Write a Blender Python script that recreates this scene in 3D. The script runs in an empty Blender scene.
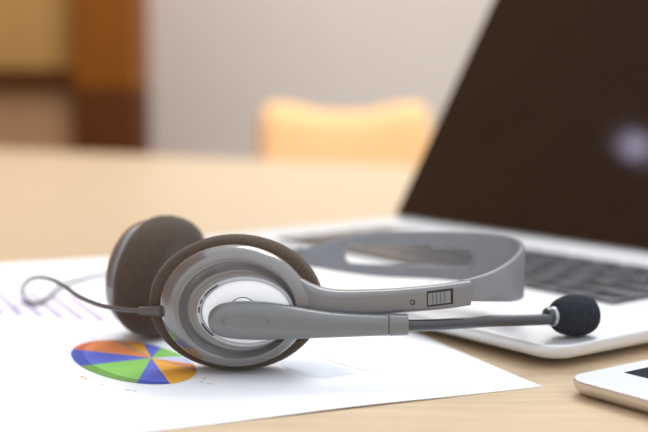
import bpy, bmesh, math, random
from math import sin, cos, pi, radians, atan2, sqrt
from mathutils import Vector, Matrix

random.seed(4)
sc = bpy.context.scene
col = sc.collection

# ------------------------------------------------------------------ camera
F_PX, CAM_H, HORIZON = 1170.0, 0.125, 87.0
PITCH = math.atan((216 - HORIZON) / F_PX)
cam_d = bpy.data.cameras.new('camera')
cam = bpy.data.objects.new('camera', cam_d)
col.objects.link(cam)
cam.location = (0, 0, CAM_H)
cam.rotation_euler = (pi / 2 - PITCH, 0, 0)
cam_d.sensor_width = 36.0
cam_d.lens = F_PX / 648.0 * 36.0
cam_d.clip_start = 0.01
cam_d.dof.use_dof = True
cam_d.dof.focus_distance = 0.495
cam_d.dof.aperture_fstop = 5.2
sc.camera = cam

# ------------------------------------------------------------------ world, lights, exposure
w = bpy.data.worlds.new('world')
sc.world = w
w.use_nodes = True
wn = w.node_tree
bg = wn.nodes['Background']
tc = wn.nodes.new('ShaderNodeTexCoord')
sp = wn.nodes.new('ShaderNodeSeparateXYZ')
rp = wn.nodes.new('ShaderNodeValToRGB')
wn.links.new(tc.outputs['Generated'], sp.inputs[0])
wn.links.new(sp.outputs['Z'], rp.inputs[0])
rp.color_ramp.elements[0].position = 0.0
rp.color_ramp.elements[0].color = (0.80, 0.81, 0.84, 1)
rp.color_ramp.elements[1].position = 0.75
rp.color_ramp.elements[1].color = (1.24, 1.30, 1.38, 1)
wn.links.new(rp.outputs[0], bg.inputs['Color'])
bg.inputs['Strength'].default_value = 0.95


def area(name, loc, target, sx, sy, power, color=(1, 1, 1)):
    d = bpy.data.lights.new(name, 'AREA')
    d.shape = 'RECTANGLE'
    d.size, d.size_y, d.energy, d.color = sx, sy, power, color
    o = bpy.data.objects.new(name, d)
    col.objects.link(o)
    o.location = loc
    o.rotation_euler = (Vector(target) - Vector(loc)).to_track_quat('-Z', 'Y').to_euler()
    return o


area('window_light', (0.42, 1.9, 1.7), (0.0, 0.6, 0.0), 1.0, 1.0, 22, (0.98, 0.99, 1.0))
area('room_light', (0.0, 2.7, 2.7), (0.0, 4.4, 0.9), 2.6, 0.6, 36, (1.0, 0.97, 0.92))

vs = sc.view_settings
sc.display_settings.display_device = 'sRGB'
vs.view_transform = 'Standard'
vs.look = 'None'
vs.exposure = 0.19
vs.gamma = 1.0
vs.use_curve_mapping = False


# ------------------------------------------------------------------ materials
def lin(c):
    return tuple(((x / 255) / 12.92) if x / 255 <= 0.04045 else (((x / 255) + 0.055) / 1.055) ** 2.4 for x in c) + (1.0,)


def mat(name, rgb, rough=0.5, metal=0.0, var=0.0, scale=40.0, bump=0.0, bscale=200.0, coat=0.0, spec=0.5, sub=0.0, trans=0.0, stretch=None, sheen=0.0):
    m = bpy.data.materials.new(name)
    m.use_nodes = True
    nt = m.node_tree
    b = nt.nodes['Principled BSDF']
    b.inputs['Roughness'].default_value = rough
    b.inputs['Metallic'].default_value = metal
    b.inputs['Coat Weight'].default_value = coat
    b.inputs['Specular IOR Level'].default_value = spec
    b.inputs['Sheen Weight'].default_value = sheen
    b.inputs['Sheen Roughness'].default_value = 0.4
    c = lin(rgb)
    tcn = nt.nodes.new('ShaderNodeTexCoord')
    src = tcn.outputs['Object']
    if stretch:
        mp = nt.nodes.new('ShaderNodeMapping')
        mp.inputs['Rotation'].default_value = (0, 0, stretch[0])
        mp.inputs['Scale'].default_value = stretch[1]
        nt.links.new(src, mp.inputs[0])
        src = mp.outputs[0]
    n = nt.nodes.new('ShaderNodeTexNoise')
    n.inputs['Scale'].default_value = scale
    n.inputs['Detail'].default_value = 6
    nt.links.new(src, n.inputs['Vector'])
    r = nt.nodes.new('ShaderNodeValToRGB')
    r.color_ramp.elements[0].position = 0.3
    r.color_ramp.elements[1].position = 0.7
    r.color_ramp.elements[0].color = tuple(x * (1 - var) for x in c[:3]) + (1,)
    r.color_ramp.elements[1].color = tuple(min(1, x * (1 + var)) for x in c[:3]) + (1,)
    nt.links.new(n.outputs['Fac'], r.inputs[0])
    nt.links.new(r.outputs[0], b.inputs['Base Color'])
    if bump:
        n2 = nt.nodes.new('ShaderNodeTexNoise')
        n2.inputs['Scale'].default_value = bscale
        n2.inputs['Detail'].default_value = 4
        nt.links.new(src, n2.inputs['Vector'])
        bp = nt.nodes.new('ShaderNodeBump')
        bp.inputs['Strength'].default_value = bump
        bp.inputs['Distance'].default_value = 0.0006
        nt.links.new(n2.outputs['Fac'], bp.inputs['Height'])
        nt.links.new(bp.outputs[0], b.inputs['Normal'])
    if trans:
        tr = nt.nodes.new('ShaderNodeBsdfTranslucent')
        nt.links.new(r.outputs[0], tr.inputs['Color'])
        mx = nt.nodes.new('ShaderNodeMixShader')
        mx.inputs[0].default_value = trans
        nt.links.new(b.outputs[0], mx.inputs[1])
        nt.links.new(tr.outputs[0], mx.inputs[2])
        nt.links.new(mx.outputs[0], nt.nodes['Material Output'].inputs['Surface'])
    return m


GRAIN = radians(-24)
M = dict(
    table=mat('oak_laminate', (207, 183, 151), 0.38, var=0.12, scale=1.0, bump=0.03, bscale=3.0, stretch=(GRAIN, (14, 420, 1)), spec=0.3),
    table_leg=mat('oak_leg', (205, 170, 125), 0.5, var=0.1, scale=20),
    floor=mat('floor_carpet', (150, 135, 120), 0.9, var=0.1, scale=60),
    wall=mat('wall_paint', (222, 212, 202), 0.85, var=0.01, scale=3),
    brownwall=mat('unseen_wall_brown', (165, 118, 82), 0.6, var=0.15, scale=2, stretch=(0, (8, 8, 0.6))),
    paper=mat('printer_paper', (247, 249, 253), 0.8, var=0.003, scale=20),
    shell=mat('grey_shell_plastic', (122, 119, 118), 0.2, var=0.03, scale=120, coat=0.7, metal=0.4),
    arm=mat('grey_satin_plastic', (126, 126, 128), 0.34, var=0.03, scale=900, metal=0.2),
    boom=mat('grey_pearl_plastic', (117, 118, 118), 0.36, var=0.05, scale=1400, metal=0.25),
    band=mat('band_plastic', (165, 166, 171), 0.32, var=0.03, scale=100, trans=0.4),
    ring=mat('satin_silver_ring', (186, 188, 192), 0.3, metal=0.2, var=0.02),
    scale=mat('size_scale_plastic', (128, 130, 133), 0.35, var=0.03),
    scale_line=mat('size_scale_line', (92, 94, 97), 0.4, var=0.03),
    medallion=mat('white_silver_cap', (246, 247, 249), 0.3, var=0.005),
    foam=mat('brown_ear_foam', (80, 67, 57), 0.95, sheen=0.18, var=0.22, scale=900, bump=0.8, bscale=1300, spec=0.15),
    black=mat('black_plastic', (22, 22, 24), 0.45, var=0.05),
    windscreen=mat('charcoal_foam', (44, 47, 54), 0.95, var=0.35, scale=900, bump=1.0, bscale=1100, spec=0.2),
    tube=mat('dark_rubber_tube', (58, 59, 63), 0.26, var=0.03, coat=0.2),
    ferrule=mat('pale_ferrule', (178, 184, 192), 0.3, metal=0.4, var=0.03),
    cable=mat('grey_cable', (84, 78, 76), 0.42, var=0.04),
    lapmetal=mat('silver_aluminium', (222, 224, 226), 0.42, metal=0.35, var=0.01, scale=300),
    deckdark=mat('keyboard_well', (80, 81, 86), 0.5, var=0.04),
    key=mat('black_key', (62, 65, 71), 0.26, var=0.1, scale=80, spec=0.5),
    glass=mat('screen_glass', (26, 18, 13), 0.06, var=0.1, scale=6, spec=0.7),
    rubber=mat('black_rubber', (25, 25, 26), 0.8, var=0.05),
    tabwhite=mat('white_glass', (244, 246, 249), 0.14, var=0.005, spec=0.5),
    tabmetal=mat('tablet_aluminium', (215, 213, 208), 0.3, metal=0.75, var=0.02),
    tabscreen=mat('tablet_display', (36, 42, 54), 0.15, var=0.05),
    orange=mat('orange_upholstery', (250, 199, 140), 0.9, var=0.05, scale=60, bump=0.2, bscale=300),
    oak_tan=mat('tan_wood_panel', (200, 155, 92), 0.6, spec=0.15, var=0.12, scale=2, stretch=(0, (12, 12, 1))),
    oak_brown=mat('brown_wood', (148, 88, 26), 0.55, spec=0.15, var=0.12, scale=2, stretch=(0, (12, 12, 1))),
    oak_dark_and_shade=mat('dark_and_shaded_wood', (84, 42, 6), 0.6, spec=0.12, var=0.12, scale=2, stretch=(0, (12, 12, 1))),  # rail's own dark wood; on the lower post it stands for shade
    oak_rose=mat('rosy_wood_panel', (178, 136, 98), 0.6, spec=0.15, var=0.1, scale=2, stretch=(0, (12, 12, 1))),
    p_blue=mat('ink_blue', (100, 114, 214), 0.8, var=0.03),
    p_blue_d=mat('ink_blue_rim', (70, 86, 180), 0.8, var=0.03),
    p_green=mat('ink_green', (140, 204, 98), 0.8, var=0.03),
    p_green_d=mat('ink_green_rim', (110, 158, 76), 0.8, var=0.03),
    p_orange=mat('ink_orange', (238, 146, 88), 0.8, var=0.03),
    p_orange_d=mat('ink_orange_rim', (214, 108, 62), 0.8, var=0.03),
    p_yellow=mat('ink_yellow', (246, 178, 62), 0.8, var=0.03),
    p_olive=mat('ink_taupe', (190, 160, 130), 0.8, var=0.03),
    p_lav=mat('ink_lavender', (205, 210, 238), 0.8, var=0.02),
    p_bar=mat('ink_pale_violet', (198, 184, 210), 0.8, var=0.02),
    p_paleblue=mat('ink_pale_blue', (232, 239, 250), 0.8, var=0.01),
    p_paleyellow=mat('ink_pale_yellow', (251, 250, 243), 0.8, var=0.01),
)


# ------------------------------------------------------------------ mesh helpers
def root_loc(o):
    while o is not None and o.parent is not None:
        o = o.parent
    return o.location.copy() if o is not None else Vector((0, 0, 0))


def obj(name, verts, faces, m, parent=None, world=False, smooth=True, mats=None, fidx=None, sharp=40):
    off = root_loc(parent) if (world and parent) else Vector((0, 0, 0))
    me = bpy.data.meshes.new(name)
    me.from_pydata([tuple(Vector(v) - off) for v in verts], [], faces)
    for x in (mats or [m]):
        me.materials.append(x)
    if fidx:
        for p_, i in zip(me.polygons, fidx):
            p_.material_index = i
    bm = bmesh.new()
    bm.from_mesh(me)
    bmesh.ops.recalc_face_normals(bm, faces=bm.faces)
    bm.to_mesh(me)
    bm.free()
    if smooth:
        me.polygons.foreach_set('use_smooth', [True] * len(me.polygons))
        me.set_sharp_from_angle(angle=radians(sharp))
    o = bpy.data.objects.new(name, me)
    col.objects.link(o)
    o.parent = parent
    return o


def thing(name, label, cat, loc=(0, 0, 0), rz=0.0, group=None):
    o = bpy.data.objects.new(name, None)
    col.objects.link(o)
    o.location = loc
    o.rotation_euler = (0, 0, rz)
    o.empty_display_size = 0.02
    tag(o, label, cat, group)
    return o


def tag(o, label, cat, group=None):
    o['label'] = label
    o['category'] = cat
    if group:
        o['group'] = group


class MB:
    """collects verts and faces of one mesh"""
    def __init__(s):
        s.v, s.f, s.mi = [], [], []

    def loft(s, rings, cap0=True, cap1=True, mi=0):
        b = len(s.v)
        n = len(rings[0])
        for r in rings:
            s.v += [tuple(p) for p in r]
        for k in range(len(rings) - 1):
            for i in range(n):
                j = (i + 1) % n
                s.f.append((b + k * n + i, b + k * n + j, b + (k + 1) * n + j, b + (k + 1) * n + i))
                s.mi.append(mi)
        for flag, k in ((cap0, 0), (cap1, len(rings) - 1)):
            if flag:
                c = len(s.v)
                r = rings[k]
                s.v.append(tuple(sum(p[q] for p in r) / n for q in range(3)))
                for i in range(n):
                    s.f.append((b + k * n + i, b + k * n + (i + 1) % n, c))
                    s.mi.append(mi)
        return s

    def box(s, x0, x1, y0, y1, z0, z1, bev=0.0, mi=0):
        if bev <= 0:
            r = lambda z: [(x0, y0, z), (x1, y0, z), (x1, y1, z), (x0, y1, z)]
            return s.loft([r(z0), r(z1)], mi=mi)
        rings = []
        for (z, ins) in ((z0, bev), (z0 + bev * .3, bev * .3), (z0 + bev, 0), (z1 - bev, 0), (z1 - bev * .3, bev * .3), (z1, bev)):
            rings.append([(x, y, z) for x, y in rrect(x0 + ins, x1 - ins, y0 + ins, y1 - ins, max(bev - ins * .5, bev * .3), 4)])
        return s.loft(rings, mi=mi)

    def tube(s, pts, rad, n=14, mi=0):
        P = [Vector(p) for p in pts]
        R = rad if isinstance(rad, (list, tuple)) else [rad] * len(P)
        up = Vector((0, 0, 1))
        rings = []
        for i, p in enumerate(P):
            t = (P[min(i + 1, len(P) - 1)] - P[max(i - 1, 0)]).normalized()
            a = t.cross(up)
            if a.length < 1e-4:
                a = t.cross(Vector((0, 1, 0)))
            a.normalize()
            c = a.cross(t)
            rings.append([p + (a * cos(2 * pi * k / n) + c * sin(2 * pi * k / n)) * R[i] for k in range(n)])
        return s.loft(rings, mi=mi)

    def build(s, name, m, parent=None, world=False, smooth=True, mats=None, sharp=40):
        return obj(name, s.v, s.f, m, parent, world, smooth, mats, s.mi if mats else None, sharp)


def rrect(x0, x1, y0, y1, r, k=6):
    out = []
    for cx, cy, a0 in ((x1 - r, y1 - r, 0), (x0 + r, y1 - r, 90), (x0 + r, y0 + r, 180), (x1 - r, y0 + r, 270)):
        for i in range(k + 1):
            a = radians(a0 + 90 * i / k)
            out.append((cx + r * cos(a), cy + r * sin(a)))
    return out


def catmull(pts, per=10):
    P = [list(p) for p in pts]
    P = [[2 * a - b for a, b in zip(P[0], P[1])]] + P + [[2 * a - b for a, b in zip(P[-1], P[-2])]]
    out = []
    for i in range(1, len(P) - 2):
        for q in range(per):
            t = q / per
            out.append([0.5 * (2 * b + (c - a) * t + (2 * a - 5 * b + 4 * c - d) * t * t + (-a + 3 * b - 3 * c + d) * t ** 3)
                        for a, b, c, d in zip(P[i - 1], P[i], P[i + 1], P[i + 2])])
    out.append(P[-2])
    return out


def smoothstep(t):
    t = max(0.0, min(1.0, t))
    return t * t * (3 - 2 * t)


# photo measurement helpers: a measured pixel and an assumed depth / height give the real place of a point
_R = Vector((0, cos(PITCH), -sin(PITCH)))
_U = Vector((0, sin(PITCH), cos(PITCH)))


def _ray(u, v):
    return Vector((1, 0, 0)) * ((u - 324) / F_PX) + _R - _U * ((v - 216) / F_PX)


def at_depth(u, v, y):
    r = _ray(u, v)
    return Vector((0, 0, CAM_H)) + r * (y / r.y)


def on_plane(u, v, z=0.0):
    r = _ray(u, v)
    return Vector((0, 0, CAM_H)) + r * ((z - CAM_H) / r.z)


# ------------------------------------------------------------------ the room
def structure(name, mb, m):
    o = mb.build(name, m, smooth=False)
    o['kind'] = 'structure'
    return o


FLOOR_Z = -0.74
structure('floor', MB().box(-3.2, 3.2, -1.6, 4.4, FLOOR_Z - 0.05, FLOOR_Z), M['floor'])
structure('wall_back', MB().box(-3.2, 3.2, 4.4, 4.5, FLOOR_Z, 5.5), M['wall'])
structure('unseen_wall_left', MB().box(-3.3, -3.2, -1.6, 4.5, FLOOR_Z, 5.5), M['brownwall'])  # unseen wall, made tall and brown for its reflection in the laptop screen

# unseen glowing pane added on the left wall to make the screen's violet reflection
wm = bpy.data.materials.new('reflection_glow')
wm.use_nodes = True
wb = wm.node_tree.nodes['Principled BSDF']
wb.inputs['Base Color'].default_value = (0.8, 0.8, 0.9, 1)
wb.inputs['Emission Color'].default_value = (0.78, 0.72, 1.0, 1)
wb.inputs['Emission Strength'].default_value = 6.0
wo = structure('reflection_pane', MB().box(-3.2, -3.19, 2.13, 2.25, 3.21, 3.37), wm)
fr = MB()
for y0, y1, z0, z1 in ((2.11, 2.13, 3.19, 3.39), (2.25, 2.27, 3.19, 3.39), (2.13, 2.25, 3.19, 3.21), (2.13, 2.25, 3.37, 3.39)):
    fr.box(-3.2, -3.17, y0, y1, z0, z1)
fr.build('reflection_pane_frame', M['oak_dark_and_shade'], wo, smooth=False)

# ------------------------------------------------------------------ table
tb = thing('table', 'long pale oak table with the headset, papers and laptop on it', 'table', (0, 0.7, FLOOR_Z))
poly = [(-1.3, -0.45), (0.95, -0.45), (0.95, 1.62), (-1.3, 2.62)]
P0, P1 = Vector((-0.654, 2.365)), Vector((0.167, 1.84))
dd = (P1 - P0) / (P1.x - P0.x)
poly = [(-1.3, -0.45), (0.95, -0.45), tuple(P0 + dd * (0.95 - P0.x)), tuple(P0 + dd * (-1.3 - P0.x))]


def inset_poly(pl, d):
    c = Vector((sum(p[0] for p in pl) / 4, sum(p[1] for p in pl) / 4))
    return [tuple(Vector(p) + (c - Vector(p)).normalized() * d) for p in pl]


mb = MB()
mb.loft([[(x, y, z) for x, y in inset_poly(poly, ins)] for z, ins in ((-0.03, 0.004), (-0.026, 0), (-0.004, 0), (-0.0012, 0.0012), (0, 0.004))])
mb.build('tabletop', M['table'], tb, world=True, smooth=False)
for (x, y) in inset_poly(poly, 0.15):
    MB().box(x - .03, x + .03, y - .03, y + .03, FLOOR_Z, -0.03, 0.004).build('leg', M['table_leg'], tb, world=True)

# ------------------------------------------------------------------ paper sheet

PC, _pb = on_plane(541.5, 387.0), on_plane(150, 432.0)
PA = atan2(PC.y - _pb.y, PC.x - _pb.x)
pu = Vector((cos(PA), sin(PA), 0))          # along the near edge, towards the right corner
pv = Vector((-sin(PA), cos(PA), 0))         # away from the camera
sheet = thing('paper_sheet', 'large white printed chart sheet lying flat under the headset', 'paper', (PC.x, PC.y, 0))
WU, WV = 0.36, 0.436
# near edge lifts a little in a wave
def paper_z(s, t):
    e = math.exp(-(t / 0.03) ** 2)
    wv = 0.0007 * math.exp(-((s + 0.085) / 0.04) ** 2) + 0.0002 * math.exp(-((s + 0.21) / 0.03) ** 2)
    return 0.0004 + e * wv
NX, NY = 90, 70
vv, ff = [], []
for lay in (0, 1):
    for j in range(NY + 1):
        t = WV * (j / NY) ** 1.6
        for i in range(NX + 1):
            s = -WU * i / NX
            p = PC + pu * s + pv * t
            vv.append((p.x, p.y, paper_z(s, t) - 0.0003 * lay))
for lay in (0, 1):
    b = lay * (NX + 1) * (NY + 1)
    for j in range(NY):
        for i in range(NX):
            a = b + j * (NX + 1) + i
            ff.append((a, a + 1, a + NX + 2, a + NX + 1))
b = (NX + 1) * (NY + 1)
rim = [i for i in range(NX)]
for i in range(NX):
    ff.append((i, i + 1, b + i + 1, b + i))
    k = NY * (NX + 1) + i
    ff.append((k, k + 1, b + k + 1, b + k))
for j in range(NY):
    for i in (0, NX):
        k = j * (NX + 1) + i
        ff.append((k, k + NX + 1, b + k + NX + 1, b + k))
obj('page', vv, ff, M['paper'], sheet, world=True, sharp=60)

PZ = 0.00055
# the big pie chart with a thick rim: an ellipse along the sheet
pc, pa, pb, pang = Vector((-0.0881, 0.5256)), 0.0484, 0.0238, radians(-59.7)
ax1 = Vector((cos(pang), sin(pang)))
ax2 = Vector((-sin(pang), cos(pang)))
hub = Vector((-0.0798, 0.5304))
bounds = [((-0.1205, 0.5491), 'p_orange'), ((-0.105, 0.569), 'p_olive'), ((-0.1, 0.569), 'p_yellow'), ((-0.0906, 0.569), 'p_blue'),
          ((-0.0779, 0.5556), 'p_green'), ((-0.0719, 0.5324), 'p_lav'), ((-0.0606, 0.5187), 'p_orange'), ((-0.0585, 0.5106), 'p_olive'),
          ((-0.0565, 0.5056), 'p_yellow'), ((-0.065, 0.483), 'p_blue'), ((-0.0793, 0.488), 'p_green'), ((-0.1091, 0.5149), 'p_blue')]
angs = [atan2(p[1] - hub.y, p[0] - hub.x) for p, _ in bounds]


def hit(direction, c, a, b_):
    # distance from hub along direction to the ellipse with centre c
    o = hub - c
    ox, oy = o.dot(ax1) / a, o.dot(ax2) / b_
    dx, dy = direction.dot(ax1) / a, direction.dot(ax2) / b_
    A, B, C_ = dx * dx + dy * dy, 2 * (ox * dx + oy * dy), ox * ox + oy * oy - 1
    return (-B + sqrt(max(0, B * B - 4 * A * C_))) / (2 * A)


inner_c = pc + Vector((0.0042, 0.0022))
pmats = ['p_orange', 'p_olive', 'p_yellow', 'p_blue', 'p_green', 'p_lav', 'p_blue_d', 'p_green_d', 'p_orange_d']
rimof = {'p_blue': 'p_blue_d', 'p_green': 'p_green_d', 'p_orange': 'p_orange_d'}
pm = MB()
for k, (_, mk) in enumerate(bounds):
    a0, a1 = angs[k], angs[(k + 1) % len(bounds)]
    while a1 > a0:
        a1 -= 2 * pi
    if a0 - a1 > 2 * pi:
        a1 += 2 * pi
    n = max(2, int((a0 - a1) / radians(4)))
    for q in range(n):
        d0 = Vector((cos(a0 + (a1 - a0) * q / n), sin(a0 + (a1 - a0) * q / n)))
        d1 = Vector((cos(a0 + (a1 - a0) * (q + 1) / n), sin(a0 + (a1 - a0) * (q + 1) / n)))
        o0, o1 = hit(d0, pc, pa, pb), hit(d1, pc, pa, pb)
        i0, i1 = min(o0, hit(d0, inner_c, pa * .96, pb * .96)), min(o1, hit(d1, inner_c, pa * .96, pb * .96))
        bb = len(pm.v)
        for dv, l in ((d0, i0), (d1, i1), (d1, o1), (d0, o0)):
            pm.v.append((hub.x + dv.x * l, hub.y + dv.y * l, PZ))
        pm.v.append((hub.x, hub.y, PZ))
        pm.f.append((bb + 4, bb, bb + 1))
        pm.mi.append(pmats.index(mk))
        if o0 - i0 > 1e-5 or o1 - i1 > 1e-5:
            pm.f.append((bb, bb + 1, bb + 2, bb + 3))
            pm.mi.append(pmats.index(rimof.get(mk, mk)))
o = obj('pie_chart', pm.v, pm.f, None, sheet, True, False, [M[k] for k in pmats], pm.mi)
o['label'] = 'printed pie chart in blue, green, orange and yellow'

# faint violet bars, and the pale second chart to the right
br = MB()
for k in range(6):
    q = Vector((-0.118 - 0.0120 * k, 0.616 + 0.0040 * k))
    dirv = Vector((-0.42, 0.907)).normalized()
    nv = Vector((dirv.y, -dirv.x))
    L = [0.085, 0.075, 0.095, 0.06, 0.088, 0.07][k]
    bb = len(br.v)
    for a, c in ((0, -1), (0, 1), (1, 1), (1, -1)):
        p = q + dirv * L * a + nv * 0.0022 * c
        br.v.append((p.x, p.y, PZ))
    br.f.append((bb, bb + 1, bb + 2, bb + 3))
    br.mi.append(0)
br.build('bar_chart', M['p_bar'], sheet, world=True, smooth=False)['label'] = 'faint violet printed bars'


def patch(name, px, m, z=PZ):
    pts = [on_plane(u, v, z) for u, v in px]
    o_ = obj(name, pts, [tuple(range(len(pts)))], m, sheet, True, False)
    return o_


patch('pale_chart', [(280, 362), (300, 360.5), (322, 363), (340, 366.5), (356, 373), (340, 375.5), (322, 378), (306, 375), (288, 369)], M['p_paleblue'])['label'] = 'pale blue printed wedge'
patch('pale_chart', [(312, 346), (340, 346), (388, 366), (372, 372), (352, 367), (322, 358)], M['p_paleyellow'])['label'] = 'pale yellow printed wedge'
for (u, v, l, c) in ((80, 376, 5, 1), (84, 378, 4, 1), (100, 384, 4, 0), (126, 389, 5, 0), (133, 390, 4, 0), (200, 381, 4, 0), (207, 383, 5, 0), (203, 378, 3, 1), (64, 341, 4, 0), (58, 344, 3, 0), (90, 337, 5, 0), (66, 351, 3, 1), (122, 333, 4, 0)):
    patch('caption_mark', [(u, v), (u + l, v + .5), (u + l, v + 1.3), (u, v + .9)], M[('p_lav', 'p_yellow')[c]])

# ------------------------------------------------------------------ laptop
A36 = radians(-54.3)
LC = Vector((0.1013, 0.5040, 0.0006))
lap = thing('laptop', 'open silver laptop with dark screen and black keyboard behind the headset', 'laptop', LC, A36)
LW, LD = 0.4210, 0.257
ZF, SLOPE = 0.0105, 0.0030


def lap_ring(z, ins, k=8):
    out = []
    for x, y in rrect(-LW + ins, -ins, ins, LD - ins, 0.013 - min(ins, .01) * .7, k):
        out.append((x, y, z + SLOPE * max(0, min(1, y / LD)) * (max(0, z - 0.004) / (ZF - 0.004))))
    return out


MB().loft([lap_ring(z, i) for z, i in ((0.0022, 0.020), (0.0026, 0.010), (0.0036, 0.0035), (0.005, 0.0010), (0.0068, 0.0001), (0.0095, 0), (0.0102, 0.0002), (ZF, 0.0007), (ZF, 0.0013))]).build('base', M['lapmetal'], lap, sharp=50)
for x in (-0.03, -LW + 0.03):
    for y in (0.03, LD - 0.03):
        MB().loft([[(x + .007 * r * cos(2 * pi * k / 20), y + .007 * r * sin(2 * pi * k / 20), z) for k in range(20)] for z, r in ((0.0, .85), (0.0006, 1), (0.0026, 1))]).build('rubber_foot', M['rubber'], lap)


def deck(y):
    return ZF + SLOPE * y / LD


def deck_plate(mbx, x0, x1, y0, y1, lo, hi, r=0.002, ins=0.0004):
    mbx.loft([[(x, y, deck(y) + dz) for x, y in rrect(x0 + i, x1 - i, y0 + i, y1 - i, r, 3)] for dz, i in ((lo, 0), (hi - .0003, 0), (hi, ins))])


KX0, KX1, KY0, KY1 = -LW + 0.048, -0.048, 0.095, 0.204
kb = MB()
deck_plate(kb, KX0, KX1, KY0, KY1, -0.001, 0.0002)
kbo = kb.build('keyboard', M['deckdark'], lap)
rows = 5
rowh = (KY1 - KY0 - 0.004) / rows
for r in range(rows):
    y0 = KY0 + 0.002 + r * rowh
    if r == 0:
        wd = [1, 1, 1, 1.25, 5.2, 1.25, 1, 1, 1, 1]
    elif r == 1:
        wd = [2.2] + [1] * 10 + [2.2]
    elif r == 2:
        wd = [1.7] + [1] * 11 + [1.7]
    elif r == 3:
        wd = [1.4] + [1] * 12 + [1.4]
    else:
        wd = [1] * 13 + [1.6]
    tot = sum(wd)
    x = KX0 + 0.002
    sc_ = (KX1 - KX0 - 0.004) / tot
    for q in wd:
        km = MB()
        deck_plate(km, x + 0.0014, x + q * sc_ - 0.0014, y0 + 0.0013, y0 + rowh - 0.0013, 0.0, 0.0018, 0.0016, 0.0007)
        km.build('key', M['key'], kbo)
        x += q * sc_
tp = MB()
deck_plate(tp, -LW / 2 - 0.055, -LW / 2 + 0.055, 0.012, 0.088, -0.0005, 0.00015, 0.004, 0.0002)
tp.build('trackpad', M['lapmetal'], lap)
MB().tube([(-LW + 0.03, LD - 0.0020, 0.0130), (-0.03, LD - 0.0020, 0.0130)], 0.0022, 16).build('hinge', M['black'], lap)
THETA = radians(31.0)
LIDH = 0.268


def lid_outline(i):
    out = []
    x0, x1, z0, z1 = -LW + i, -i, i, LIDH - i
    for cx_, cz_, a0, rr in ((x1, z1, 0, .010), (x0, z1, 90, .010), (x0, z0, 180, .0025), (x1, z0, 270, .0025)):
        sx_, sz_ = (-1 if cx_ == x1 else 1), (-1 if cz_ == z1 else 1)
        for k in range(7):
            g = radians(a0 + 15 * k)
            out.append((cx_ + sx_ * rr + rr * cos(g), cz_ + sz_ * rr + rr * sin(g)))
    return out


lid = MB()
lid.loft([[(x, y, z) for x, z in lid_outline(i)] for y, i in ((0.0, 0.0006), (0.0008, 0), (0.004, 0), (0.0055, 0.0015), (0.006, 0.004), (0.006, 0.006))])
lido = lid.build('lid', M['lapmetal'], lap)
lido.location = (0, LD - 0.005, 0.0146)
lido.rotation_euler = (-THETA, 0, 0)
sg = MB()
sg.loft([[(x, y, z) for x, z in lid_outline(i)] for y, i in ((0.0004, 0.0006), (-0.0006, 0.0006), (-0.0009, 0.0011), (-0.0009, 0.0018))])
sg.build('screen', M['glass'], lido)['label'] = 'glossy dark screen glass'

# ------------------------------------------------------------------ tablet
TC = Vector((0.0972, 0.4680, 0))
tab = thing('tablet', 'white bezelled tablet lying at the bottom right table corner', 'tablet', TC, A36)
TW, TL, TH = 0.134, 0.200, 0.0075


def tring(z, i, k=8, r=0.011):
    return [(x, y, z) for x, y in rrect(i, TW - i, i, TL - i, max(0.003, r - i), k)]


MB().loft([tring(z, i) for z, i in ((0.0, 0.0075), (0.0006, 0.0046), (0.0018, 0.0022), (0.0034, 0.0007), (0.005, 0.0001), (0.0066, 0), (0.0070, 0.0003))]).build('back_shell', M['tabmetal'], tab)
MB().loft([tring(z, i) for z, i in ((0.0068, 0.0005), (0.0073, 0.0006), (TH, 0.0012), (TH, 0.0018))]).build('front_glass', M['tabwhite'], tab)
MB().loft([[(x, y, z) for x, y in rrect(0.0105, TW - 0.0105, 0.0255, TL - 0.0255, 0.0004, 2)] for z in (TH - 0.0002, TH + 0.00008)]).build('display', M['tabscreen'], tab, smooth=False)
MB().loft([[(TW / 2 + r * cos(2 * pi * k / 32), 0.0128 + r * sin(2 * pi * k / 32), z) for k in range(32)] for z, r in ((TH - .0002, .0052), (TH + .00006, .0052), (TH + .00006, .0045), (TH + .00002, .0043))]).build('home_button', M['tabwhite'], tab)

# ------------------------------------------------------------------ headset
cup_c = at_depth(236, 303.5, 0.507)
cup_c.z = 0.0307
head = thing('headset', 'grey wired headset with brown foam ear pads and microphone boom lying on white paper', 'headset', (cup_c.x, cup_c.y, 0))
N = 96


def er(cx, cz, rx, rz, t, n=N, p=2.0):
    # elliptical ring in cup space: x right, z up, y inward (-y faces out)
    out = []
    for k in range(n):
        a = 2 * pi * k / n
        c, s = cos(a), sin(a)
        e = 2.0 / p
        out.append((cx + rx * math.copysign(abs(c) ** e, c), -t, cz + rz * math.copysign(abs(s) ** e, s)))
    return out


MMPX = 0.000422


def px(u, v):   # cup-face measurements relative to the cushion centre
    q = at_depth(u, v, 0.493) - cup_c
    return (q.x, q.z)


# ear cushion profile (fraction of radius, t)
CR, CZ = 0.0384, 0.0301
def cushion_rings():
    prof = [(0.78, 0.0070), (0.88, 0.0066), (0.95, 0.0050), (0.985, 0.0025), (1.0, -0.0012), (0.992, -0.0052), (0.965, -0.0088), (0.91, -0.0118), (0.82, -0.0136), (0.68, -0.0142), (0.5, -0.0134), (0.3, -0.0126), (0.12, -0.0122)]
    return [er(0, 0, CR * f, CZ * f, t) for f, t in prof]


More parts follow.
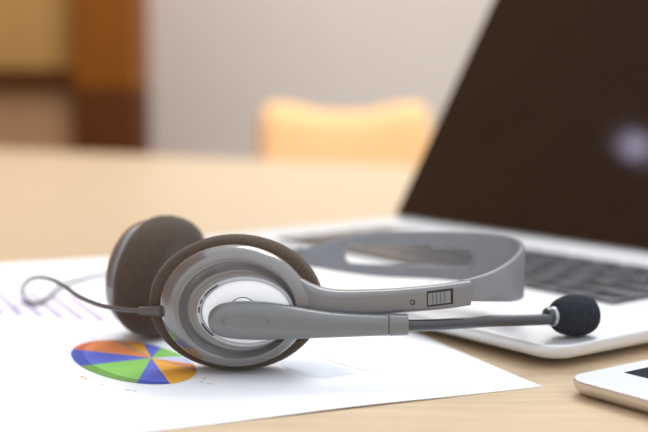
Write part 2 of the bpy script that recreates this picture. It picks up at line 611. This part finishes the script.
def shell_rings():
    R = []
    def add(cu, cv, ru, rv, t):
        x, z = px(cu, cv)
        # the rim flows out into the arm on the right
        flare = 8.0 * MMPX * max(0.0, min(1.0, (ru - 61.0) / 10.0))
        ring = []
        for q, (a_, b2, c_) in enumerate(er(x, z, ru * MMPX, rv * MMPX, t)):
            g = 2 * pi * q / N
            g = g - 2 * pi if g > pi else g
            ring.append((a_ + flare * math.exp(-((g - radians(6)) / radians(17)) ** 2), b2, c_))
        R.append(ring)
    add(235, 307.6, 68, 56, 0.0040)
    add(234, 308.2, 74.5, 61.5, 0.0052)
    add(234, 308.2, 76.5, 63.2, 0.0072)
    add(234, 308.2, 76.5, 63.2, 0.0092)
    add(234.3, 308.4, 75, 61.8, 0.0112)
    add(235, 308.5, 71.5, 59, 0.0132)
    add(235.8, 308.8, 67, 55.8, 0.0146)
    add(236.5, 309, 63.0, 52.5, 0.0153)
    add(237.2, 309.3, 61.0, 50.6, 0.0154)
    add(238.2, 309.8, 59.0, 48.5, 0.0144)
    add(239.5, 310.4, 56.8, 45.8, 0.0130)
    add(241, 311, 54.5, 43, 0.0119)
    add(242.5, 311.6, 52.5, 40, 0.0114)
    add(244, 312, 50.8, 37.5, 0.0114)
    add(245, 312, 49.5, 36, 0.0118)
    return R


def ring_rings():
    R = []
    for ru, rv, t in ((50.2, 36.8, 0.0108), (50.0, 36.6, 0.0132), (49.2, 35.9, 0.0140), (48.0, 34.9, 0.0142), (46.8, 33.8, 0.0141), (45.6, 32.6, 0.0139), (44.8, 31.9, 0.0136)):
        x, z = px(246, 312)
        R.append(er(x, z, ru * MMPX, rv * MMPX, t))
    return R


def med_rings():
    R = []
    for ru, rv, t in ((45.4, 32.4, 0.0134), (44.8, 31.8, 0.0147), (43.6, 30.6, 0.0153), (38, 26, 0.0164), (28, 18.5, 0.0174), (14, 9, 0.0180), (4, 3, 0.0181)):
        x, z = px(247, 312)
        R.append(er(x, z, ru * MMPX, rv * MMPX, t))
    return R


cup_parts = []
def make_cup(matrix, near):
    def put(o, par):
        if par is head:
            o.matrix_local = Matrix.Translation(-head.location) @ matrix
        return o
    sh = put(MB().loft(shell_rings()).build('ear_cup', M['shell'], head, sharp=60), head)
    put(MB().loft(cushion_rings()).build('ear_cushion', M['foam'], head, sharp=80), head)['label'] = 'brown foam ear cushion'
    MB().loft(ring_rings(), False, False).build('trim_ring', M['ring'], sh, sharp=60)
    md = MB().loft(med_rings()).build('medallion', M['medallion'], sh, sharp=60)
    md['label'] = 'white oval cap on the ear cup'
    for a0, a1 in ((126, 152), (158, 165), (171, 181), (200, 226)):
        sl = MB()
        rings = []
        x, z = px(246, 312)
        for q in range(13):
            a = radians(a0 + (a1 - a0) * q / 12)
            rr = []
            for du, t in ((46.5, .0136), (47.9, .0136), (47.9, .0146), (46.5, .0146)):
                rr.append((x + du * MMPX * cos(a), -t, z + (du - 13.3) * MMPX * sin(a)))
            rings.append(rr)
        sl.loft(rings)
        sl.build('vent_slit', M['black'], sh)
    return sh


cup_m = Matrix.Translation(cup_c) @ Matrix.Rotation(radians(-1.0), 4, 'Z')
near_cup = make_cup(cup_m, True)
# far cup: turned on its swivel so the pad faces right and towards the viewer
far_c = Vector((-0.0840, 0.5825, 0.0310))
out_dir = Vector((-0.95, 0.31, 0.10)).normalized()
yv = -out_dir
xv = Vector((0.31, 0.95, 0.0)).normalized()
xv = (xv - yv * xv.dot(yv)).normalized()
zv = xv.cross(yv)
basis = Matrix((xv, yv, zv)).transposed().to_4x4()
if zv.z < 0:
    xv, zv = -xv, -zv
    basis = Matrix((xv, yv, zv)).transposed().to_4x4()
flip = Matrix.Rotation(pi, 4, 'Y') if xv.y < 0 else Matrix.Identity(4)
far_m = Matrix.Translation(far_c) @ basis @ Matrix.Rotation(radians(-5 if xv.y > 0 else 5), 4, 'Y') @ flip
lowest = min((far_m @ Vector(v)).z for r in cushion_rings() for v in r)
far_m = Matrix.Translation((0, 0, 0.0007 - lowest)) @ far_m
far_cup = make_cup(far_m, False)

# ---- near slider arm: blends out of the shell and runs right
def sec(u, vt, vb, y, th, rr=0.35, n=8):
    y -= 0.006
    # rounded rectangle cross-section facing the viewer: top and bottom photo heights at depth y, th thick
    a, c = at_depth(u, vt, y + th / 2), at_depth(u, vb, y + th / 2)
    x = (a.x + c.x) / 2
    hz, hy = (a.z - c.z) / 2, th / 2
    zc = (a.z + c.z) / 2
    r = min(hz, hy) * rr * 2 * .95
    r = min(r, hz * .98, hy * .98)
    return [(x, y + th / 2 + q, zc + w_) for q, w_ in rrect(-hy, hy, -hz, hz, r, n)]


arm_keys = [(268, 264, 332, .5120, .005), (281, 266.5, 329, .5075, .006), (292, 271.5, 323.5, .5030, .0072), (303, 278.8, 319, .4994, .0088), (314, 284.6, 316, .4980, .0094), (326, 288.4, 315, .4978, .0092),
            (342, 290.2, 315, .4981, .0083), (370, 289.8, 315, .4988, .0076), (385, 289.2, 314, .4994, .0074), (400, 288.3, 312.3, .5000, .0072), (430, 285.6, 309.8, .5012, .0070), (452, 282.8, 307.4, .5024, .0070), (466, 280.8, 305.2, .5031, .0070), (469.5, 280.6, 304.8, .5034, .0069), (470.5, 281.6, 303.8, .5035, .0058)]
am = MB().loft([sec(*k, 0.34) for k in catmull(arm_keys, 6)])
armo = am.build('slider_arm', M['arm'], head, world=True, sharp=50)


def face_plate(name, quad, yoff, m, par, thick=0.0006):
    """thin plate lying on the arm's front face"""
    pts = []
    for u, v in quad:
        k = (u - 400) / 30
        y = 0.5000 + 0.0012 * k if u < 430 else 0.5012 + 0.0012 * (u - 430) / 22
        pts.append(at_depth(u, v, y - 0.006 - yoff))
    back = [p + Vector((0, thick + yoff, 0)) for p in pts]
    return MB().loft([[tuple(p) for p in back], [tuple(p) for p in pts]]).build(name, m, par, world=True, smooth=False)


win = face_plate('size_window', [(427, 291.4), (453.2, 288.2), (453.2, 303.9), (427, 307)], 0.00022, M['black'], armo)
win['label'] = 'dark size window in the arm'
face_plate('size_scale', [(428.2, 293.3), (450.6, 290.6), (450.6, 302.6), (428.2, 305.2)], 0.00032, M['scale'], armo)
for q in (432, 436, 440, 444):
    face_plate('scale_rib', [(q, 293.2 - (q - 428) * .12), (q + 1.2, 293.1 - (q - 428) * .12), (q + 1.2, 304.9 - (q - 428) * .12), (q, 305 - (q - 428) * .12)], 0.0004, M['scale_line'], armo)
sx = at_depth(412.5, 302.3, 0.4945)
MB().loft([[(sx.x + r * cos(2 * pi * k / 20), sx.y - t, sx.z + r * sin(2 * pi * k / 20)) for k in range(20)] for t, r in ((-.0006, .0011), (.0003, .0011), (.0003, .0008), (-.0001, .0006))]).build('screw', M['black'], armo, world=True)
# ---- headband: a tall springy strip, with a long slot in the far half
band_keys = [(.0595, .5018, .0330, .0418), (.0640, .5030, .0322, .0424), (.0750, .5115, .0304, .0444), (.0865, .5300, .0270, .0472), (.0945, .5530, .0246, .0502), (.0930, .5770, .0240, .0508),
             (.0790, .5970, .0242, .0506), (.0560, .6090, .0244, .0500), (.0300, .6150, .0246, .0488), (.0100, .6170, .0268, .0452), (-.0100, .6160, .0300, .0396), (-.0400, .6110, .0308, .0392), (-.0620, .6040, .0308, .0392), (-.0800, .5960, .031, .039)]
bp = catmull(band_keys, 12)
ROWS = 14
bv, bf = [], []
for (x, y, z0, z1) in bp:
    for r in range(ROWS + 1):
        bv.append((x, y, z0 + (z1 - z0) * r / ROWS))
def in_slot(ci, r):
    x, y, z0, z1 = bp[ci]
    if y < 0.588:
        return False
    zc = z0 + (z1 - z0) * (r + .5) / ROWS
    if not (0.0120 < x < 0.078):
        return False
    end = min(x - 0.0120, 0.078 - x)
    hh = 0.0050 * sqrt(max(0, 1 - max(0, 1 - end / 0.005) ** 2))
    return abs(zc - 0.0368) < hh
for c in range(len(bp) - 1):
    for r in range(ROWS):
        if in_slot(c, r):
            continue
        a = c * (ROWS + 1) + r
        bf.append((a, a + 1, a + ROWS + 2, a + ROWS + 1))
bo = obj('headband', bv, bf, M['band'], head, world=True, sharp=80)
me = bo.data
bm = bmesh.new()
bm.from_mesh(me)
bmesh.ops.delete(bm, geom=[v for v in bm.verts if not v.link_faces], context='VERTS')
bm.to_mesh(me)
bm.free()
so = bo.modifiers.new('thick', 'SOLIDIFY')
so.thickness = 0.0026
so.offset = 0
ss = bo.modifiers.new('round', 'SUBSURF')
ss.levels = ss.render_levels = 1
bo['label'] = 'curved grey headband strip'

# far slider arm, behind, into the far cup
fk = [(-.0120, .6166, .0294, .0402), (-.04, .6116, .0300, .0400), (-.062, .6048, .0300, .0400), (-.078, .5975, .0298, .0398), (-.090, .5910, .0290, .0400)]
rings = []
for (x, y, z0, z1) in catmull(fk, 6):
    rings.append([(x + q * .35, y + q, (z0 + z1) / 2 + w_) for q, w_ in rrect(-.0032, .0032, -(z1 - z0) / 2, (z1 - z0) / 2, .0028, 6)])
MB().loft(rings).build('slider_arm', M['arm'], head, world=True)

# ---- microphone boom
boom_keys = [(208.3, 317, 323, .4900, .0030), (210, 312, 328, .4890, .0060), (214, 307.5, 332.5, .4880, .0085), (222, 303.6, 336.4, .4872, .0100), (236, 301.6, 338.6, .4868, .0108), (252, 301.4, 339.4, .4868, .0108), (270, 302.6, 339.2, .4872, .0106),
             (290, 305.6, 338.6, .4878, .0102), (310, 309.0, 338.0, .4886, .0098), (330, 311.8, 337.2, .4894, .0095), (350, 313.3, 336.4, .4902, .0093), (372, 314.2, 335.6, .4910, .0090), (388, 314.6, 335.2, .4916, .0088)]


def esec(u, vt, vb, y, th, n=40, p=2.5):
    y -= 0.006
    a, c = at_depth(u, vt, y + th / 2), at_depth(u, vb, y + th / 2)
    x, zc, hz, hy = (a.x + c.x) / 2, (a.z + c.z) / 2, (a.z - c.z) / 2, th / 2
    out = []
    for k in range(n):
        g = 2 * pi * k / n
        cc, s_ = cos(g), sin(g)
        out.append((x, y + hy + hy * math.copysign(abs(cc) ** (2 / p), cc), zc + hz * math.copysign(abs(s_) ** (2 / p), s_)))
    return out


boom = MB().loft([esec(*k) for k in catmull(boom_keys, 6)]).build('microphone_boom', M['boom'], head, world=True, sharp=60)
MB().loft([esec(u, a, b_, y, t) for u, a, b_, y, t in ((388.6, 315.6, 334.4, .4920, .0082), (388.9, 314.0, 335.4, .4915, .0092), (390, 313.8, 335.5, .4914, .0094), (406, 314.1, 334.8, .4919, .0092), (407.8, 314.6, 334.4, .4921, .0088), (408.2, 316.2, 333, .4926, .0076))]).build('collar', M['boom'], boom, world=True, sharp=50)
# oval outline moulded on the boom head
ov = []
for k in range(49):
    g = 2 * pi * k / 48
    ov.append(at_depth(246 + 23.5 * cos(g), 321.3 + 8.0 * sin(g), 0.4808 + 0.0011 * abs(sin(g)) * .3))
MB().tube(ov, 0.00024, 8).build('oval_outline', M['arm'], boom, world=True)
# pivot disc peeping out above the boom head
pc_ = at_depth(243, 309.5, 0.4895)
MB().loft([[(pc_.x + r * cos(2 * pi * k / 48), pc_.y - t, pc_.z + r * .92 * sin(2 * pi * k / 48)) for k in range(48)] for t, r in ((-.003, .0055), (.0006, .0055), (.0011, .0051), (.0011, .003))]).build('pivot_disc', M['medallion'], boom, world=True, sharp=60)
MB().tube([(pc_.x + .0056 * cos(2 * pi * k / 48), pc_.y - .0004, pc_.z + .0056 * .92 * sin(2 * pi * k / 48)) for k in range(49)], 0.00026, 8).build('pivot_groove', M['tube'], boom, world=True)

tube_pts = [tuple(at_depth(u, v, y)) for u, v, y in ((402, 325.3, .4908), (415, 325.4, .4922), (440, 324.6, .4955), (465, 322.9, .4995), (490, 321.2, .5045), (515, 320.6, .5100), (535, 320.1, .5145), (548.5, 319.4, .5185))]
MB().tube(catmull(tube_pts, 6), 0.0025, 18).build('gooseneck', M['tube'], boom, world=True)

FY = 0.5265
fc = at_depth(574.5, 317.2, FY)
fc.z = 0.0213
axis = (at_depth(600, 316.6, FY + .004) - at_depth(550, 318.8, FY - .006)).normalized()
side = axis.cross(Vector((0, 0, 1))).normalized()
up = side.cross(axis)


def around(prof, c, n=48, p=2.0):
    out = []
    for s, r in prof:
        rr = []
        for k in range(n):
            g = 2 * pi * k / n
            cc, s_ = cos(g), sin(g)
            rr.append(c + axis * s + (side * math.copysign(abs(cc) ** (2 / p), cc) + up * math.copysign(abs(s_) ** (2 / p), s_)) * r)
        out.append(rr)
    return out


foam_prof = [(-.0112, .0040), (-.0107, .0056), (-.0092, .0072), (-.0066, .0084), (-.003, .0092), (.001, .0095), (.0045, .0092), (.0075, .0083), (.0095, .0067), (.0107, .0045), (.0112, .002)]
MB().loft(around(catmull(foam_prof, 4), fc)).build('foam_windscreen', M['windscreen'], boom, world=True, sharp=80)['label'] = 'charcoal foam ball on the microphone'
MB().loft(around([(-.0128, .0036), (-.0125, .0043), (-.0105, .0046), (-.0085, .0046)], fc)).build('ferrule', M['ferrule'], boom, world=True)
MB().loft(around([(-.0158, .0026), (-.0152, .0037), (-.0138, .0042), (-.0124, .0043)], fc)).build('ferrule_collar', M['tube'], boom, world=True)

# ---- cable with ribbed strain relief
cab = [at_depth(164, 311.0, .4960), at_depth(152, 311.2, .4985), at_depth(132, 310.5, .505), at_depth(114, 308.3, .513), at_depth(96, 304, .526), at_depth(79, 296.5, .545), at_depth(66, 287.5, .565), at_depth(54, 280.5, .585), at_depth(41, 277.4, .606), at_depth(30, 279.5, .624),
       at_depth(22.5, 288, .645), on_plane(24, 297, .0034), on_plane(36, 303.6, .0026), on_plane(48, 297, .0024), on_plane(62, 285.5, .0024), on_plane(82, 279, .0024), on_plane(108, 273.6, .0024), on_plane(150, 274, .0024), on_plane(190, 281, .0024), on_plane(225, 288, .0024)]
cabo = MB().tube(catmull([tuple(p) for p in cab], 8), 0.00105, 12).build('cable', M['cable'], head, world=True)
sr = MB()
a, b_ = at_depth(163, 311, .4962), at_depth(140, 310.9, .5022)
pts, rad = [], []
for k in range(41):
    t = k / 40
    pts.append(tuple(a.lerp(b_, t)))
    base_r = 0.0026 - 0.0008 * t
    rad.append(base_r if (k // 2) % 2 == 0 else base_r * .86)
sr.tube(pts, rad, 20)
sr.build('strain_relief', M['cable'], cabo, world=True, sharp=30)

# ------------------------------------------------------------------ background: orange chair and wooden cabinet
CY = 2.62
s = CY / F_PX
cx = (345 - 324) * s
ch = thing('chair', 'orange upholstered chair with scooped backrest behind the far table edge', 'chair', (cx, CY, FLOOR_Z))
hw = 0.196
def back_top(x):
    q = abs(x) / hw
    base = CAM_H - (112 - HORIZON) * s
    return base + 0.020 * smoothstep((q - .15) / .6) - 0.05 * max(0, (q - .86) / .14) ** 2.5
mbk = MB()
rings = []
for lay_z in range(13):
    t = lay_z / 12
    rr = []
    n = 40
    for k in range(n):
        x = -hw + 2 * hw * k / (n - 1)
        rr.append((x, t))
    rings.append(rr)
prof = []
z0 = -0.28
cols = 41
vv, ff = [], []
RW = 16
for face in (-1, 1):
    for r in range(RW + 1):
        t = r / RW
        for c in range(cols):
            x = -hw + 2 * hw * c / (cols - 1)
            z = z0 + (back_top(x) - z0) * t
            e = min(1, min(1 - abs(x) / hw, 1) * 9)
            et = min(1, (1 - t) * 9 + .0)
            puff = 0.012 + 0.028 * sqrt(max(0, 1 - (1 - e) ** 2)) * sqrt(max(0, 1 - (1 - et) ** 2))
            vv.append((cx + x, CY + face * puff + 0.10 * (t - .5), z))
G = cols * (RW + 1)
for g in (0, 1):
    for r in range(RW):
        for c in range(cols - 1):
            k = g * G + r * cols + c
            ff.append((k, k + 1, k + cols + 1, k + cols))
for c in range(cols - 1):
    for r in (0, RW):
        k = r * cols + c
        ff.append((k, k + 1, G + k + 1, G + k))
for r in range(RW):
    for c in (0, cols - 1):
        k = r * cols + c
        ff.append((k, k + cols, G + k + cols, G + k))
obj('backrest', vv, ff, M['orange'], ch, world=True, sharp=70)
MB().box(cx - .21, cx + .21, CY - .40, CY + .03, -0.35, -0.26, 0.02).build('seat', M['orange'], ch, world=True)
for dx in (-.18, .18):
    for dy in (-.36, 0.0):
        MB().box(cx + dx - .017, cx + dx + .017, CY + dy - .017, CY + dy + .017, FLOOR_Z, -0.345, .003).build('leg', M['table_leg'], ch, world=True)

WY = 3.30
k_ = WY / F_PX
X = lambda u: (u - 324) * k_
Z = lambda v: CAM_H - (v - HORIZON) * k_
cb = thing('wooden_cabinet', 'tall brown wooden cabinet against the pale wall at far left', 'cabinet', (X(40), WY, FLOOR_Z))
DP = 0.27
MB().box(X(74), X(137), WY, WY + DP, Z(88), 1.5, .004).build('upper_post', M['oak_brown'], cb, world=True)
MB().box(X(74), X(137), WY + 0.0, WY + DP, FLOOR_Z, Z(88), .004).build('lower_post_shaded', M['oak_dark_and_shade'], cb, world=True)  # lower half of the same post; its shade is put into the darker colour
MB().box(X(-130), X(74), WY + .06, WY + DP, Z(69), 1.5, .004).build('upper_door', M['oak_tan'], cb, world=True)
MB().box(X(-130), X(74), WY + .06, WY + DP, FLOOR_Z, Z(87), .004).build('lower_door', M['oak_rose'], cb, world=True)
MB().box(X(-130), X(74), WY + .01, WY + DP, Z(87), Z(69), .004).build('middle_rail', M['oak_dark_and_shade'], cb, world=True)
MB().box(X(-190), X(-130), WY, WY + DP, FLOOR_Z, 1.5, .004).build('side_post', M['oak_brown'], cb, world=True)
